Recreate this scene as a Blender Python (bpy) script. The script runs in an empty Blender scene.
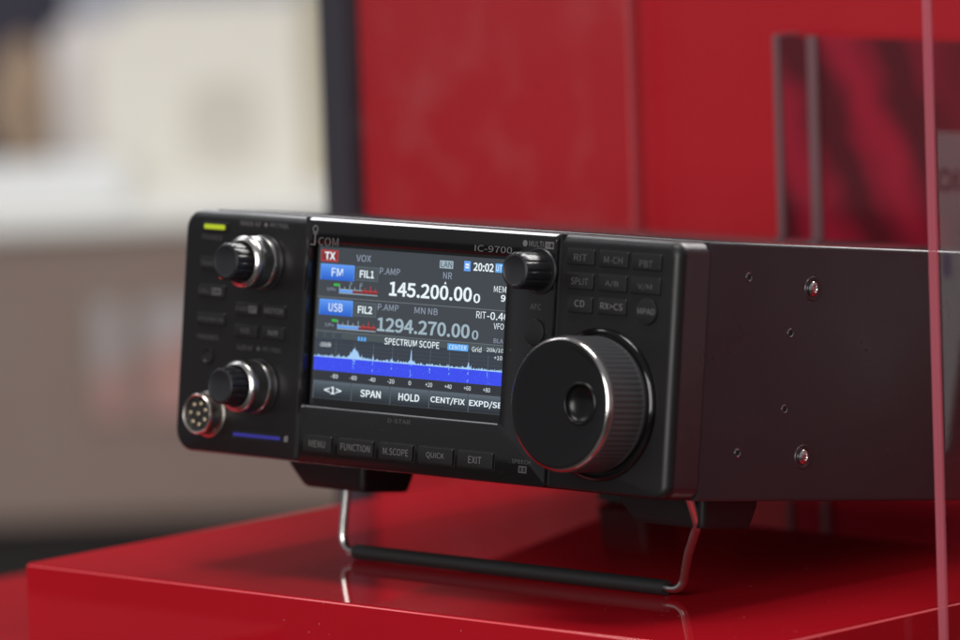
import bpy, bmesh, math, random
from math import sin, cos, pi, radians
from mathutils import Vector, Matrix
random.seed(7)
S = 0.001                                   # everything below is written in millimetres
sc = bpy.context.scene
col = sc.collection

# ------------------------------------------------------------------ materials
def srgb(r, g, b):
    f = lambda c: (c/255/12.92) if c/255 <= .04045 else ((c/255+.055)/1.055)**2.4
    return (f(r), f(g), f(b), 1)
MATS = {}
def mat(name, color, rough=.5, metal=0., coat=0., emit=None, estr=1., bump=0., bscale=800., rvar=0., spec=.5, cvar=0., cscale=60., trans=0., ior=1.5, coat_rough=.03):
    if name in MATS: return MATS[name]
    m = bpy.data.materials.new(name); m.use_nodes = True
    nt = m.node_tree; b = nt.nodes['Principled BSDF']
    b.inputs['Base Color'].default_value = (*color[:3], 1)
    b.inputs['Roughness'].default_value = rough
    b.inputs['Metallic'].default_value = metal
    b.inputs['IOR'].default_value = ior
    b.inputs['Specular IOR Level'].default_value = spec
    b.inputs['Coat Weight'].default_value = coat
    b.inputs['Coat Roughness'].default_value = coat_rough
    b.inputs['Transmission Weight'].default_value = trans
    if emit:
        b.inputs['Emission Color'].default_value = (*emit[:3], 1)
        b.inputs['Emission Strength'].default_value = estr
    tc = nt.nodes.new('ShaderNodeTexCoord')
    if bump:
        n = nt.nodes.new('ShaderNodeTexNoise'); n.inputs['Scale'].default_value = bscale; n.inputs['Detail'].default_value = 3
        nt.links.new(tc.outputs['Object'], n.inputs['Vector'])
        bp = nt.nodes.new('ShaderNodeBump'); bp.inputs['Strength'].default_value = bump; bp.inputs['Distance'].default_value = .0001
        nt.links.new(n.outputs['Fac'], bp.inputs['Height']); nt.links.new(bp.outputs['Normal'], b.inputs['Normal'])
    if rvar:
        n = nt.nodes.new('ShaderNodeTexNoise'); n.inputs['Scale'].default_value = 25; n.inputs['Detail'].default_value = 6
        nt.links.new(tc.outputs['Object'], n.inputs['Vector'])
        mr = nt.nodes.new('ShaderNodeMapRange'); mr.inputs['From Min'].default_value = .3; mr.inputs['From Max'].default_value = .7
        mr.inputs['To Min'].default_value = max(0, rough-rvar); mr.inputs['To Max'].default_value = rough+rvar
        nt.links.new(n.outputs['Fac'], mr.inputs['Value']); nt.links.new(mr.outputs['Result'], b.inputs['Roughness'])
    if cvar:
        n = nt.nodes.new('ShaderNodeTexNoise'); n.inputs['Scale'].default_value = cscale; n.inputs['Detail'].default_value = 5
        nt.links.new(tc.outputs['Object'], n.inputs['Vector'])
        mx = nt.nodes.new('ShaderNodeMix'); mx.data_type = 'RGBA'
        mx.inputs['A'].default_value = (*[c*(1-cvar) for c in color[:3]], 1)
        mx.inputs['B'].default_value = (*[min(1, c*(1+cvar)) for c in color[:3]], 1)
        nt.links.new(n.outputs['Fac'], mx.inputs['Factor']); nt.links.new(mx.outputs['Result'], b.inputs['Base Color'])
    MATS[name] = m
    return m
M_BEZEL = mat('matte_black_plastic', (.0055, .0048, .0055), .42, bump=.25, bscale=2500, rvar=.06, spec=.38)
M_GLOSSB = mat('gloss_black_panel', (.006, .0055, .006), .16, rvar=.04, spec=.5)
M_CHASSIS = mat('painted_chassis', (.0225, .0150, .0185), .33, bump=.4, bscale=3500, rvar=.07, cvar=.12, cscale=40)
M_BUTTON = mat('button_plastic', (.008, .0075, .008), .33, bump=.2, bscale=3000)
M_RUBBER = mat('black_rubber', (.010, .010, .0105), .55, bump=.4, bscale=2500)
M_GRIP = mat('grip_rubber', (.050, .050, .054), .45)
M_KNOB = mat('knob_black', (.013, .013, .015), .34, rvar=.05)
M_DIALF = mat('dial_gloss_black', (.004, .0035, .004), .12, rvar=.03, spec=.35)
M_CHROME = mat('bright_chrome', (.48, .465, .455), .26, metal=1, rvar=.07)
M_RIM = mat('dial_rim_metal', (.60, .55, .53), .20, metal=1, rvar=.08)
M_DARKMETAL = mat('dark_knurled_metal', (.26, .265, .265), .34, metal=1)
M_STEEL = mat('steel_wire', (.66, .64, .62), .25, metal=1, rvar=.06)
M_NICKEL = mat('nickel_shell', (.66, .60, .55), .24, metal=1, rvar=.06)
M_BRASS = mat('pin_metal', (.75, .62, .40), .3, metal=1)
M_PRINT = mat('print_grey', (.115, .11, .11), .6)
M_PRINTD = mat('print_dim', (.062, .06, .06), .6)
M_PRINTB = mat('print_logo', (.15, .145, .145), .4)
M_HOLE = mat('hole_black', (.002, .002, .002), .8)
M_LED = mat('led_yellow_green', (.10, .13, .01), .4, emit=(.36, .42, .008), estr=1.0)
M_LEDB = mat('led_blue_slot', (.02, .02, .2), .3, emit=(.018, .014, .13), estr=.7)
M_LEDR = mat('led_red', (.3, .02, .02), .3, emit=(.35, .03, .02), estr=1)
M_SCREW = mat('screw_zinc', (.55, .55, .56), .2, metal=1)
def scr(name, r, g, b, k=1.0):
    c = srgb(r, g, b)
    return mat(name, (.004, .004, .004), .12, emit=c, estr=k, spec=.35)
G_BG = scr('screen_bg', 62, 68, 74)
G_BLACK = scr('screen_black', 46, 49, 56)
G_WHITE = scr('screen_white', 228, 240, 246, 1.05)
G_SOFT = scr('screen_soft', 150, 160, 180)
G_GREYW = scr('screen_greywhite', 158, 178, 190)
G_BLUE = scr('screen_blue', 62, 122, 222)
G_BLUEL = scr('screen_blue_light', 104, 160, 238)
G_BTN = scr('screen_button', 60, 70, 79)
G_BTNL = scr('screen_button_light', 98, 110, 120)
G_BOX = scr('screen_box', 72, 82, 86)
G_RED = scr('screen_red', 214, 54, 50)
G_DRED = scr('screen_dark_red', 130, 45, 48)
G_GREEN = scr('screen_green', 50, 190, 60)
G_BAND = scr('screen_band', 58, 76, 238)
G_BASE = scr('screen_trace', 165, 205, 245)
G_CYAN = scr('screen_cyan', 92, 168, 240)
G_LINE = scr('screen_line', 105, 112, 116)
G_GRID = scr('screen_grid', 72, 76, 80)

# ------------------------------------------------------------------ mesh helpers
class MB:
    def __init__(s): s.bm = bmesh.new(); s.mats = []
    def mi(s, m):
        if m not in s.mats: s.mats.append(m)
        return s.mats.index(m)
    def _set(s, faces, m):
        i = s.mi(m)
        for f in faces: f.material_index = i
    def box(s, x0, x1, y0, y1, z0, z1, m, bev=0., seg=2):
        b2 = bmesh.new(); bmesh.ops.create_cube(b2, size=1)
        for v in b2.verts:
            v.co = Vector(((x0+x1)/2+v.co.x*(x1-x0), (y0+y1)/2+v.co.y*(y1-y0), (z0+z1)/2+v.co.z*(z1-z0)))
        if bev: bmesh.ops.bevel(b2, geom=b2.edges[:], offset=bev, segments=seg, affect='EDGES', clamp_overlap=True)
        return s.join(b2, m)
    def join(s, b2, m):
        i = s.mi(m); mp = {}
        for v in b2.verts: mp[v] = s.bm.verts.new(v.co)
        for f in b2.faces:
            try: nf = s.bm.faces.new([mp[v] for v in f.verts]); nf.material_index = i
            except ValueError: pass
        b2.free(); return s
    def loops(s, L, m, cap0=True, cap1=True):
        """bridge a list of equally long closed loops"""
        i = s.mi(m); R = [[s.bm.verts.new(p) for p in l] for l in L]; n = len(R[0])
        for a, b in zip(R, R[1:]):
            for k in range(n):
                f = s.bm.faces.new((a[k], a[(k+1) % n], b[(k+1) % n], b[k])); f.material_index = i
        if cap0: f = s.bm.faces.new(R[0][::-1]); f.material_index = i
        if cap1: f = s.bm.faces.new(R[-1]); f.material_index = i
        return s
    def lathe(s, prof, cx, cz, m, n=64, mod=None, cap0=True, cap1=True):
        """prof: list of (radius, y); axis along y"""
        L = []
        for j, (r, y) in enumerate(prof):
            L.append([(cx+cos(2*pi*k/n)*(mod(j, k, r) if mod else r), y, cz+sin(2*pi*k/n)*(mod(j, k, r) if mod else r)) for k in range(n)])
        return s.loops(L, m, cap0, cap1)
    def tube(s, path, r, m, n=14):
        P = [Vector(p) for p in path]; L = []
        up = None
        for i, p in enumerate(P):
            d = (P[min(i+1, len(P)-1)]-P[max(i-1, 0)]).normalized()
            if up is None: up = Vector((0, 1, 0)) if abs(d.y) < .9 else Vector((1, 0, 0))
            a = d.cross(up).normalized(); b = a.cross(d).normalized(); up = b
            L.append([p+a*cos(2*pi*k/n)*r+b*sin(2*pi*k/n)*r for k in range(n)])
        return s.loops(L, m)
    def poly(s, pts, m):
        f = s.bm.faces.new([s.bm.verts.new(p) for p in pts]); f.material_index = s.mi(m); return s
    def quad(s, x0, z0, x1, z1, y, m):
        return s.poly([(x0, y, z0), (x1, y, z0), (x1, y, z1), (x0, y, z1)], m)
    def build(s, name, parent=None, smooth=35, recalc=True):
        if recalc: bmesh.ops.recalc_face_normals(s.bm, faces=s.bm.faces[:])
        me = bpy.data.meshes.new(name)
        for v in s.bm.verts: v.co *= S
        s.bm.to_mesh(me); s.bm.free()
        for m in s.mats: me.materials.append(m)
        if smooth:
            me.shade_smooth(); me.set_sharp_from_angle(angle=radians(smooth))
        o = bpy.data.objects.new(name, me); col.objects.link(o)
        if parent: o.parent = parent
        return o

def rrect(x0, x1, z0, z1, r, y, n=8, rs=None):
    rs = rs or (r, r, r, r)                  # bl, br, tr, tl
    out = []
    for (cx, cz, a0, rr) in ((x0+rs[0], z0+rs[0], pi, rs[0]), (x1-rs[1], z0+rs[1], 1.5*pi, rs[1]), (x1-rs[2], z1-rs[2], 0, rs[2]), (x0+rs[3], z1-rs[3], .5*pi, rs[3])):
        for k in range(n+1):
            a = a0+k/n*pi/2
            out.append((cx+cos(a)*rr, y, cz+sin(a)*rr))
    return out

FONT = None
try:                                          # a plain sans that ships with Blender; falls back to the built-in one
    import os
    fp = os.path.join(bpy.utils.resource_path('LOCAL'), 'datafiles', 'fonts', 'Noto Sans CJK Regular.woff2')
    if os.path.exists(fp): FONT = bpy.data.fonts.load(fp)
except Exception: FONT = None
def text_mesh(body, bold=0.):
    cu = bpy.data.curves.new('lettering_source', 'FONT'); cu.body = body; cu.size = 1
    if FONT: cu.font = FONT
    cu.offset = bold; cu.resolution_u = 3
    o = bpy.data.objects.new('lettering_source', cu); col.objects.link(o)
    dg = bpy.context.evaluated_depsgraph_get(); dg.update()
    me = bpy.data.meshes.new_from_object(o.evaluated_get(dg))
    vs = [v.co.copy() for v in me.vertices]; fs = [tuple(p.vertices) for p in me.polygons]
    bpy.data.objects.remove(o); bpy.data.curves.remove(cu); bpy.data.meshes.remove(me)
    return vs, fs
def put_text(mb, body, x0, z0, x1, z1, y, m, bold=0., fit=True, mirror=False):
    """letters fitted into the rectangle; z0 bottom"""
    vs, fs = text_mesh(body, bold)
    if not vs: return
    ax, bx = min(v.x for v in vs), max(v.x for v in vs); ay, by = min(v.y for v in vs), max(v.y for v in vs)
    kx = (x1-x0)/max(bx-ax, 1e-6); kz = (z1-z0)/max(by-ay, 1e-6)
    i = mb.mi(m)
    V = [mb.bm.verts.new((x0+(v.x-ax)*kx, y, z0+(v.y-ay)*kz)) for v in vs]
    for f in fs:
        try: nf = mb.bm.faces.new([V[k] for k in f]); nf.material_index = i
        except ValueError: pass

def tag(o, label=None, cat=None, group=None, kind=None):
    if label: o['label'] = label
    if cat: o['category'] = cat
    if group: o['group'] = group
    if kind: o['kind'] = kind
    return o

# ------------------------------------------------------------------ camera (solved from the photograph)
cam = bpy.data.cameras.new('camera'); co = bpy.data.objects.new('camera', cam); col.objects.link(co); sc.camera = co
pan, pitch, roll = 0.76553, -0.12183, 0.0353
R = (Matrix.Rotation(pan, 3, 'Z') @ Matrix.Rotation(pitch, 3, 'X') @ Matrix.Rotation(roll, 3, 'Y'))
right, fwd, up = R.col[0], R.col[1], R.col[2]
m = Matrix.Identity(4)
for i in range(3): m[i][0] = right[i]; m[i][1] = up[i]; m[i][2] = -fwd[i]; m[i][3] = (1704.637, -1611.166, 372.217)[i]*S
co.matrix_world = m
cam.sensor_width = 36; cam.sensor_fit = 'HORIZONTAL'; cam.lens = 6567.62/960*36
cam.clip_start = .05; cam.clip_end = 60
cam.dof.use_dof = True; cam.dof.aperture_fstop = 7.3; cam.dof.focus_distance = 2.262; cam.dof.aperture_blades = 0
camxy = Vector((1704.637, -1611.166, 0))

# ------------------------------------------------------------------ the transceiver
TILT = 0.1301; FOOT = 16.469
q = Matrix.Rotation(-TILT, 3, 'X') @ Vector((0, 200, -FOOT))
radio = bpy.data.objects.new('radio_transceiver', None); col.objects.link(radio)
radio.location = (0, 0, -q.z*S); radio.rotation_euler = (-TILT, 0, 0); radio.empty_display_size = .05
tag(radio, 'black desktop radio with lit colour screen and big tuning dial on the red plinth', 'radio')
H = 87.13
YC = -1.5                                    # front of the raised centre panel
YL = 1.5                                     # screen plane
def sx(x, y): return x-0.96*y

# front bezel: a shallow rounded block with broad soft edges, holes left by separate raised centre panel
b = MB()
def bz(ins, y, dr=0):
    return rrect(0+ins*.9, 240-ins, 0+ins*.4, H-ins, 5, y, 10, rs=(max(1, 9-ins*.6), max(1, 5-ins*.6), max(1, 5-ins*.6), max(1, 6.5-ins*.6)))
hole = rrect(66.0, 163.9, 19.8, 78.4, .5, 0, 10); hole2 = [(x, 5.0, z) for x, y, z in hole]
b.loops([hole2, hole, bz(3.4, 0.0), bz(2.6, .12), bz(1.7, .55), bz(.9, 1.3), bz(.35, 2.3), bz(.08, 3.4), bz(0, 4.6), bz(0, 4.9), bz(0, 14.9), bz(0, 15.2), bz(.5, 15.7)], M_BEZEL)
b.bm.normal_update(); bi = b.mi(M_CHASSIS)
for f in b.bm.faces:
    if min(v.co.y for v in f.verts) > 3.3 and f.calc_center_median().x > 236 : f.material_index = bi
bezel = b.build('front_bezel', radio, 50)
# seam grooves between left, centre and right panels are the shadow gaps beside this raised panel
b = MB()
ox0, ox1, oz0, oz1 = 66.2, 161.7, 20.6, 78.2
CX0, CX1 = 63.2, 185.0
def cloop(ins, y, z0, z1): return rrect(CX0+ins, CX1-ins, z0, z1, 1.5, y, 10)
nb = 10
outer = rrect(CX0+2.2, CX1-.5, 1.2, H-1.9, 1.2, YC, nb)
o2 = rrect(CX0+.9, CX1-.2, .6, H-1.0, 1.2, YC+.45, nb)
o3 = rrect(CX0, CX1, .3, H-.2, 1.2, YC+2.4, nb)
i1 = rrect(ox0-.25, ox1+.9, oz0-1.0, oz1+1.0, 1.6, YC, nb)
i2 = rrect(ox0, ox1, oz0, oz1, .9, YC+.75, nb)
i3 = rrect(ox0+.02, ox1-.02, oz0+.02, oz1-.02, .9, 3.2, nb)
b.loops([o3, o2, outer, i1, i2, i3], M_GLOSSB, cap0=False, cap1=False)
centre = b.build('centre_panel', radio, 40)
# thin dark gap lines between the panels, cut ends seen at the top edge
for x in (CX0-.45, CX1+.45):
    b = MB(); b.box(x-.5, x+.5, -.06, 4.2, 1.6, H-.12, M_HOLE, .1); b.build('panel_gap', radio)

# chassis: folded metal case
b = MB()
CH = 87.6
pro = [(0.4, 0.2), (239.9, 0.2)]
def chl(y, i=0.): return rrect(.3+i, 239.8-i, -.2+i, CH-i, 1.3, y, 6)
b.loops([chl(15.75, .8), chl(15.75, .25), chl(16.2, 0), chl(235.6, 0), chl(236, .4)], M_CHASSIS)
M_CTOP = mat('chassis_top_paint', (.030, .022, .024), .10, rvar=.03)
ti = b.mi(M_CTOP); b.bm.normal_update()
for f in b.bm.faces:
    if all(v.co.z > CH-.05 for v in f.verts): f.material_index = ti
chassis = b.build('chassis', radio, 40)
# case lid seam, a slightly proud strip along the top edges
b = MB(); b.box(239.5, 240.15, 15.9, 235.5, 79.2, 79.45, M_HOLE); 
# screws in dimples (side)
def side_screw(y, z, big):
    s = MB()
    rr = 3.1 if big else 1.25
    def ring(r, x, n=28): return [(x, y+cos(2*pi*k/n)*r, z+sin(2*pi*k/n)*r) for k in range(n)]
    if big:
        s.loops([ring(4.3, 239.75), ring(4.1, 240.12), ring(3.6, 240.2), ring(2.9, 239.9)], M_CHASSIS, False, True)
        s.loops([ring(2.5, 239.9), ring(2.5, 240.35), ring(2.1, 240.75), ring(1.2, 240.95), ring(1.0, 240.5)], M_SCREW, False, True)
        o = s.build('side_screw', radio)
    else:
        s.loops([ring(1.75, 239.7), ring(1.6, 239.98), ring(1.2, 240.02), ring(1.05, 239.86)], M_CHASSIS, False, False)
        s.loops([ring(1.06, 239.87), ring(.2, 239.86)], M_HOLE, False, True)
        s.loops([ring(1.45, 239.95), ring(1.3, 240.06), ring(1.1, 239.95)], M_SCREW, False, False)
        o = s.build('threaded_hole', radio)
b.bm.free()
for y, z, big in ((69, 72.8, 1), (68.7, 15.1, 1), (35.7, 76.1, 0), (58.7, 57.5, 0), (57.8, 31.5, 0), (34.8, 16.4, 0), (180, 72.8, 1), (180, 15.1, 1)):
    side_screw(y, z, big)

# ------------------------------------------------------------------ display
b = MB(); b.box(67.4, 165.2, YL, YL+1.2, 19.5, 78.4, M_GLOSSB)
display = b.build('display_screen', radio, 0)
g = MB(); y1 = YL-.03; y2 = YL-.06; y3 = YL-.09; y4 = YL-.12
L0, L1 = 68.4, 164.4
# background fields
g.quad(L0, 23.4, L1, 77.0, y1, G_BG)
g.quad(L0, 33.4, L1, 44.9, y2, scr('screen_scope', 54, 61, 72))
# status line
g.quad(69.3, 71.9, 77.6, 75.8, y2, G_RED); g.quad(69.6, 72.2, 77.3, 75.5, y3, G_DRED)
put_text(g, 'TX', 71.0, 72.5, 76.3, 75.2, y4, G_WHITE, .01)
put_text(g, 'VOX', 86.7, 72.6, 93.9, 75.0, y3, G_SOFT)
put_text(g, 'P.AMP', 98.5, 68.7, 108.4, 71.0, y3, G_SOFT)
put_text(g, 'NR', 129.3, 68.8, 133.5, 71.1, y3, G_SOFT)
g.quad(127.3, 72.4, 133.8, 75.1, y2, G_GREYW); put_text(g, 'LAN', 127.9, 72.8, 133.2, 74.8, y3, G_BLACK, .0)
g.quad(139.0, 72.0, 142.1, 75.5, y2, G_BLUEL); g.quad(139.7, 73.0, 141.4, 74.6, y3, G_WHITE); g.quad(139.9, 73.6, 141.2, 73.9, y4, G_BLUE)
put_text(g, '20:02', 143.5, 72.3, 153.1, 75.2, y3, G_WHITE, .01)
g.quad(153.9, 72.3, 158.9, 75.4, y2, G_CYAN); put_text(g, 'UTC', 154.3, 72.8, 158.6, 75.0, y3, G_WHITE)
def blue_btn(x0, z0, x1, z1, t, tx0, tx1):
    n = 6
    for k in range(n):
        f = k/(n-1); c = tuple(int(a+(bb-a)*f) for a, bb in zip((44, 100, 205), (92, 150, 240)))
        g.quad(x0, z0+(z1-z0)*k/n, x1, z0+(z1-z0)*(k+1)/n, y2, scr('screen_blue_%d' % k, *c))
    for (a, bb, c, d) in ((x0, z1-.25, x1, z1), (x0, z0, x0+.25, z1), (x1-.25, z0, x1, z1)): g.quad(a, bb, c, d, y3, G_BLUEL)
    put_text(g, t, tx0, z0+1.35, tx1, z1-1.35, y4, G_WHITE, .002)
blue_btn(69.3, 65.4, 86.1, 71.0, 'FM', 74.9, 80.4)
blue_btn(69.6, 53.0, 86.2, 58.6, 'USB', 74.3, 81.2)
for z0, t in ((65.9, 'FIL1'), (53.4, 'FIL2')):
    g.quad(86.9, z0, 97.7, z0+4.9, y2, G_BTNL); g.quad(87.1, z0+.2, 97.5, z0+4.7, y3, G_BOX)
    put_text(g, t, 88.8, z0+1.1, 95.8, z0+3.7, y4, G_WHITE, .01)
# frequencies
def freq(body, x0, z0, x1, z1, small, sx0, sx1, m):
    put_text(g, body, x0, z0, x1, z1, y3, m, .010); put_text(g, small, sx0, z0-.15, sx1, z0+3.1, y3, m, .008)
freq('145.200.00', 103.6, 61.4, 143.5, 66.5, '0', 144.3, 147.5, G_WHITE)
freq('1294.270.00', 98.6, 48.75, 143.4, 53.7, '0', 144.5, 147.6, G_GREYW)
g.poly([(129.9, y3, 67.0), (131.1, y3, 67.0), (130.5, y3, 67.9)][::1], G_WHITE)
put_text(g, 'MEMO', 153.8, 65.5, 161.8, 67.7, y3, G_WHITE); put_text(g, '99', 157.3, 62.4, 161.8, 64.8, y3, G_WHITE, .01)
g.quad(L0, 59.15, L1, 59.45, y2, G_LINE)
put_text(g, 'P.AMP', 98.5, 56.15, 108.6, 58.35, y3, G_SOFT); put_text(g, 'MN', 116.4, 56.0, 121.6, 58.2, y3, G_SOFT); put_text(g, 'NB', 123.0, 56.0, 127.6, 58.2, y3, G_SOFT)
put_text(g, 'RIT', 146.1, 56.1, 150.7, 58.5, y3, G_WHITE); put_text(g, '-0.40', 151.2, 55.9, 161.4, 58.6, y3, G_WHITE, .004)
put_text(g, 'VFO', 154.6, 52.8, 159.4, 54.9, y3, G_WHITE); put_text(g, 'BLANK', 155.0, 48.1, 163.0, 49.6, y3, G_SOFT)
# S meters
for zt, xl, bar in ((64.0, 77.0, .35), (51.4, 77.4, .55)):
    g.quad(76.2, zt-.6, 78.7, zt+.25, y2, G_GREEN)
    put_text(g, 'S/Po', 72.9, zt-2.6, 77.2, zt-1.2, y3, G_SOFT)
    for k in range(15):
        x = 79.0+k*1.27; m_ = G_GREYW if k < 9 else G_RED
        if k % 2 == 0: g.quad(x, zt-1.5, x+.28, zt+(.2 if k % 4 == 0 else -.6), y3, m_)
    g.quad(79.0, zt-1.75, 79+9*1.27, zt-1.5, y3, G_GREYW); g.quad(79+9*1.27, zt-1.75, 98, zt-1.5, y3, G_RED)
    g.quad(79.0, zt-2.7, 79+19*bar, zt-1.75, y3, G_BLUEL); g.quad(79+19*bar, zt-2.6, 97.9, zt-1.85, y3, G_DRED)
    g.quad(79.0, zt-3.1, 98.0, zt-2.8, y3, G_GREYW)
put_text(g, '3', 84.0, 64.2-.1, 85.2, 65.2, y4, G_SOFT); put_text(g, '6', 89.2, 64.1, 90.4, 65.2, y4, G_SOFT)
# spectrum scope header
g.quad(L0, 47.25, L1, 47.5, y2, G_LINE); g.quad(L0, 44.1, L1, 47.2, y2, G_BOX)
for x in (69.4, 73.6, 78.2): g.quad(x, 44.5, x+3.2, 46.8, y3, G_BTN)
for x in (89.5, 91.0, 92.5): g.quad(x, 44.8, x+1.05, 46.2, y3, G_CYAN)
put_text(g, 'SPECTRUM SCOPE', 102.6, 44.35, 129.2, 46.7, y3, G_WHITE, .004)
g.quad(133.2, 44.3, 143.1, 46.6, y3, G_CYAN); put_text(g, 'CENTER', 134.0, 44.7, 142.3, 46.2, y4, G_WHITE)
put_text(g, 'Grid', 144.9, 44.4, 149.4, 46.3, y3, G_WHITE); put_text(g, '20k/10dB', 151.9, 44.6, 163.2, 46.3, y3, G_WHITE)
put_text(g, '+10dB', 155.6, 42.3, 162.6, 43.8, y4, G_WHITE); put_text(g, '-100dB', 70.6, 41.8, 76.4, 43.4, y4, G_WHITE)
for k in range(7): g.quad(L0, 34.6+k*1.38, L1, 34.72+k*1.38, y3, G_GRID)
xl = [79.0, 88.3, 97.5, 106.8, 116.0, 125.2, 134.5, 143.7, 152.9]
for x in xl: g.quad(x-.07, 33.2, x+.07, 44.0, y3, G_LINE)
# noise trace with peaks
def trace(x):
    v = 38.55+random.uniform(-.25, .3)+(random.random()**6)*.9
    v += 2.4*math.exp(-((x-88.3)/1.9)**2)+.7*math.exp(-((x-88.3)/4.2)**2)
    v += 4.9*math.exp(-((x-116.0)/.22)**2)+1.0*math.exp(-((x-116.0)/1.4)**2)
    v += 1.7*math.exp(-((x-143.7)/.3)**2)+.5*math.exp(-((x-143.7)/1.1)**2)
    v += 1.5*math.exp(-((x-97.5)/.2)**2)+.9*math.exp(-((x-80.8)/.25)**2)+.6*math.exp(-((x-106.5)/.5)**2)
    return v
n = 380; xs = [L0+(L1-L0)*k/n for k in range(n+1)]; tz = [trace(x) for x in xs]
for k in range(n):
    a, c = xs[k], xs[k+1]
    g.poly([(a, y4, 38.0), (c, y4, 38.0), (c, y4, tz[k+1]), (a, y4, tz[k])], G_BASE)
g.quad(L0, 33.4, L1, 38.15, y4-.01, G_BAND)
for k in range(420):                          # speckle in the waterfall band
    x = random.uniform(L0, L1-.5); z = random.uniform(33.5, 37.8); w = random.uniform(.15, .5)
    g.quad(x, z, x+w, z+.2, y4-.03, scr('screen_band_%d' % (k % 3), *((48, 62, 212), (84, 110, 244), (58, 70, 220))[k % 3]))
for x, w, hh in ((88.3, 1.3, 3.0), (97.5, .4, 3.6), (106.8, .3, 2.6), (116.0, .5, 4.2), (125.2, .35, 2.6), (134.5, .35, 2.2), (143.7, .45, 4.0), (152.9, .3, 2)):
    for k in range(int(w*10)+3):
        z = 38.1-random.random()**1.6*hh
        xx = x+random.gauss(0, w*.35); g.quad(xx-.12, z-.4, xx+.12, z, y4-.05, G_CYAN if k % 2 else G_BASE)
g.quad(L0, 30.0, L1, 33.3, y2, G_BLACK)
for x, t in zip(xl, ('-80', '-60', '-40', '-20', '0', '+20', '+40', '+60', '+80')):
    w = .6 if t == '0' else 1.65
    put_text(g, t, x-w, 30.9, x+w, 32.4, y3, G_WHITE)
# soft keys
bx = [68.6, 87.5, 106.6, 125.5, 144.4, 163.5]
for k, (t, a, c) in enumerate((('<1>', 74.2, 82.8), ('SPAN', 92.2, 102.2), ('HOLD', 110.9, 121.0), ('CENT/FIX', 126.4, 142.9), ('EXPD/SET', 145.0, 163.0))):
    x0, x1 = bx[k]+.2, bx[k+1]-.2
    for j in range(6):
        f = j/5; cc = tuple(int(p+(q_-p)*f) for p, q_ in zip((40, 46, 53), (84, 95, 105)))
        g.quad(x0, 23.6+j*1.0, x1, 23.6+(j+1)*1.0, y2, scr('screen_softkey_%d' % j, *cc))
    g.quad(x0, 29.45, x1, 29.65, y3, G_BTNL); g.quad(x0, 23.6, x0+.2, 29.6, y3, G_BTNL)
    put_text(g, t, a, 25.3, c, 27.9, y3, G_WHITE, .008)
g.build('screen_graphics', display, 0, recalc=False)

# ------------------------------------------------------------------ knobs
def dual_knob(cx, cz):
    r = MB()
    r.lathe([(9.9, 0.3), (9.9, -.5), (9.6, -.8)], cx, cz, M_KNOB, 64)
    r.lathe([(9.5, -.8), (9.6, -1.2), (9.55, -3.2), (9.2, -3.7)], cx, cz, M_CHROME, 72)
    r.lathe([(9.15, -3.6), (9.2, -4.4), (9.2, -8.0), (9.15, -8.6)], cx, cz, M_DARKMETAL, 200, mod=lambda j, k, rr: rr-(.16 if k % 2 else 0), cap0=False, cap1=False)
    r.lathe([(9.0, -8.5), (9.3, -8.9), (9.25, -10.6), (8.8, -11.4), (7.6, -11.9), (7.1, -11.4), (7.0, -8.5)], cx, cz, M_CHROME, 72, cap0=True)
    ring = r.build('outer_knob_ring', radio, 40)
    c = MB()
    fl = lambda j, k, rr: rr-(.38 if (k % 6) in (0, 1) and 0 < j < 5 else 0)
    c.lathe([(6.7, -8), (6.7, -11), (6.7, -13.5), (6.65, -16), (6.6, -18.2), (6.2, -19.0), (5.4, -19.3), (5.0, -19.1)], cx, cz, M_KNOB, 96, mod=fl)
    c.build('inner_knob_cap', ring, 40)
dual_knob(42.2, 69.7); dual_knob(42.7, 25.6)
# multi knob
c = MB(); cx, cz = 177.6, 73.9
c.lathe([(8.0, YC+.2), (8.0, YC-.5), (7.6, YC-.9), (7.2, YC-.6)], cx, cz, M_KNOB, 64)
base = c.build('multi_knob_collar', radio, 40)
c = MB()
c.lathe([(6.5, -1.8), (6.5, -4), (6.4, -8), (6.35, -11), (6.25, -13.2), (5.9, -14.0), (5.1, -14.3), (4.8, -14.1)], cx, cz, M_KNOB, 96,
        mod=lambda j, k, rr: rr-(.35 if (k % 8) in (0, 1) and 0 < j < 5 else 0))
c.build('multi_knob', base, 40)

# tuning dial
DX, DZ = 207.0, 30.3
d = MB()
d.lathe([(26.0, .4), (26.0, -.7), (25.5, -1.5), (24.6, -1.9), (24.1, -1.6), (24.0, .2)], DX, DZ, M_DIALF, 128)
ring = d.build('dial_base_ring', radio, 40)
d = MB()
n = 216
prof = [(22.5, -.5), (23.2, -2.6), (23.15, -2.9)]+[(23.15, -3.2-k*.62) for k in range(24)]+[(23.0, -18.3), (22.2, -18.5)]
def kn(j, k, rr):
    if 3 <= j <= 26: return rr-(.32 if (k % 3 == 0) else 0)-(.0 if j % 2 else .10)
    return rr
d.lathe(prof, DX, DZ, M_GRIP, n, mod=kn, cap1=False)
dial = d.build('tuning_dial', radio, 30)
d = MB()
d.lathe([(22.7, -18.3), (22.85, -18.6), (22.8, -19.0), (22.45, -19.6), (22.1, -19.95), (21.7, -20.1)], DX, DZ, M_RIM, 128, cap0=False, cap1=False)
d.build('dial_chrome_rim', dial, 60)
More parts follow.
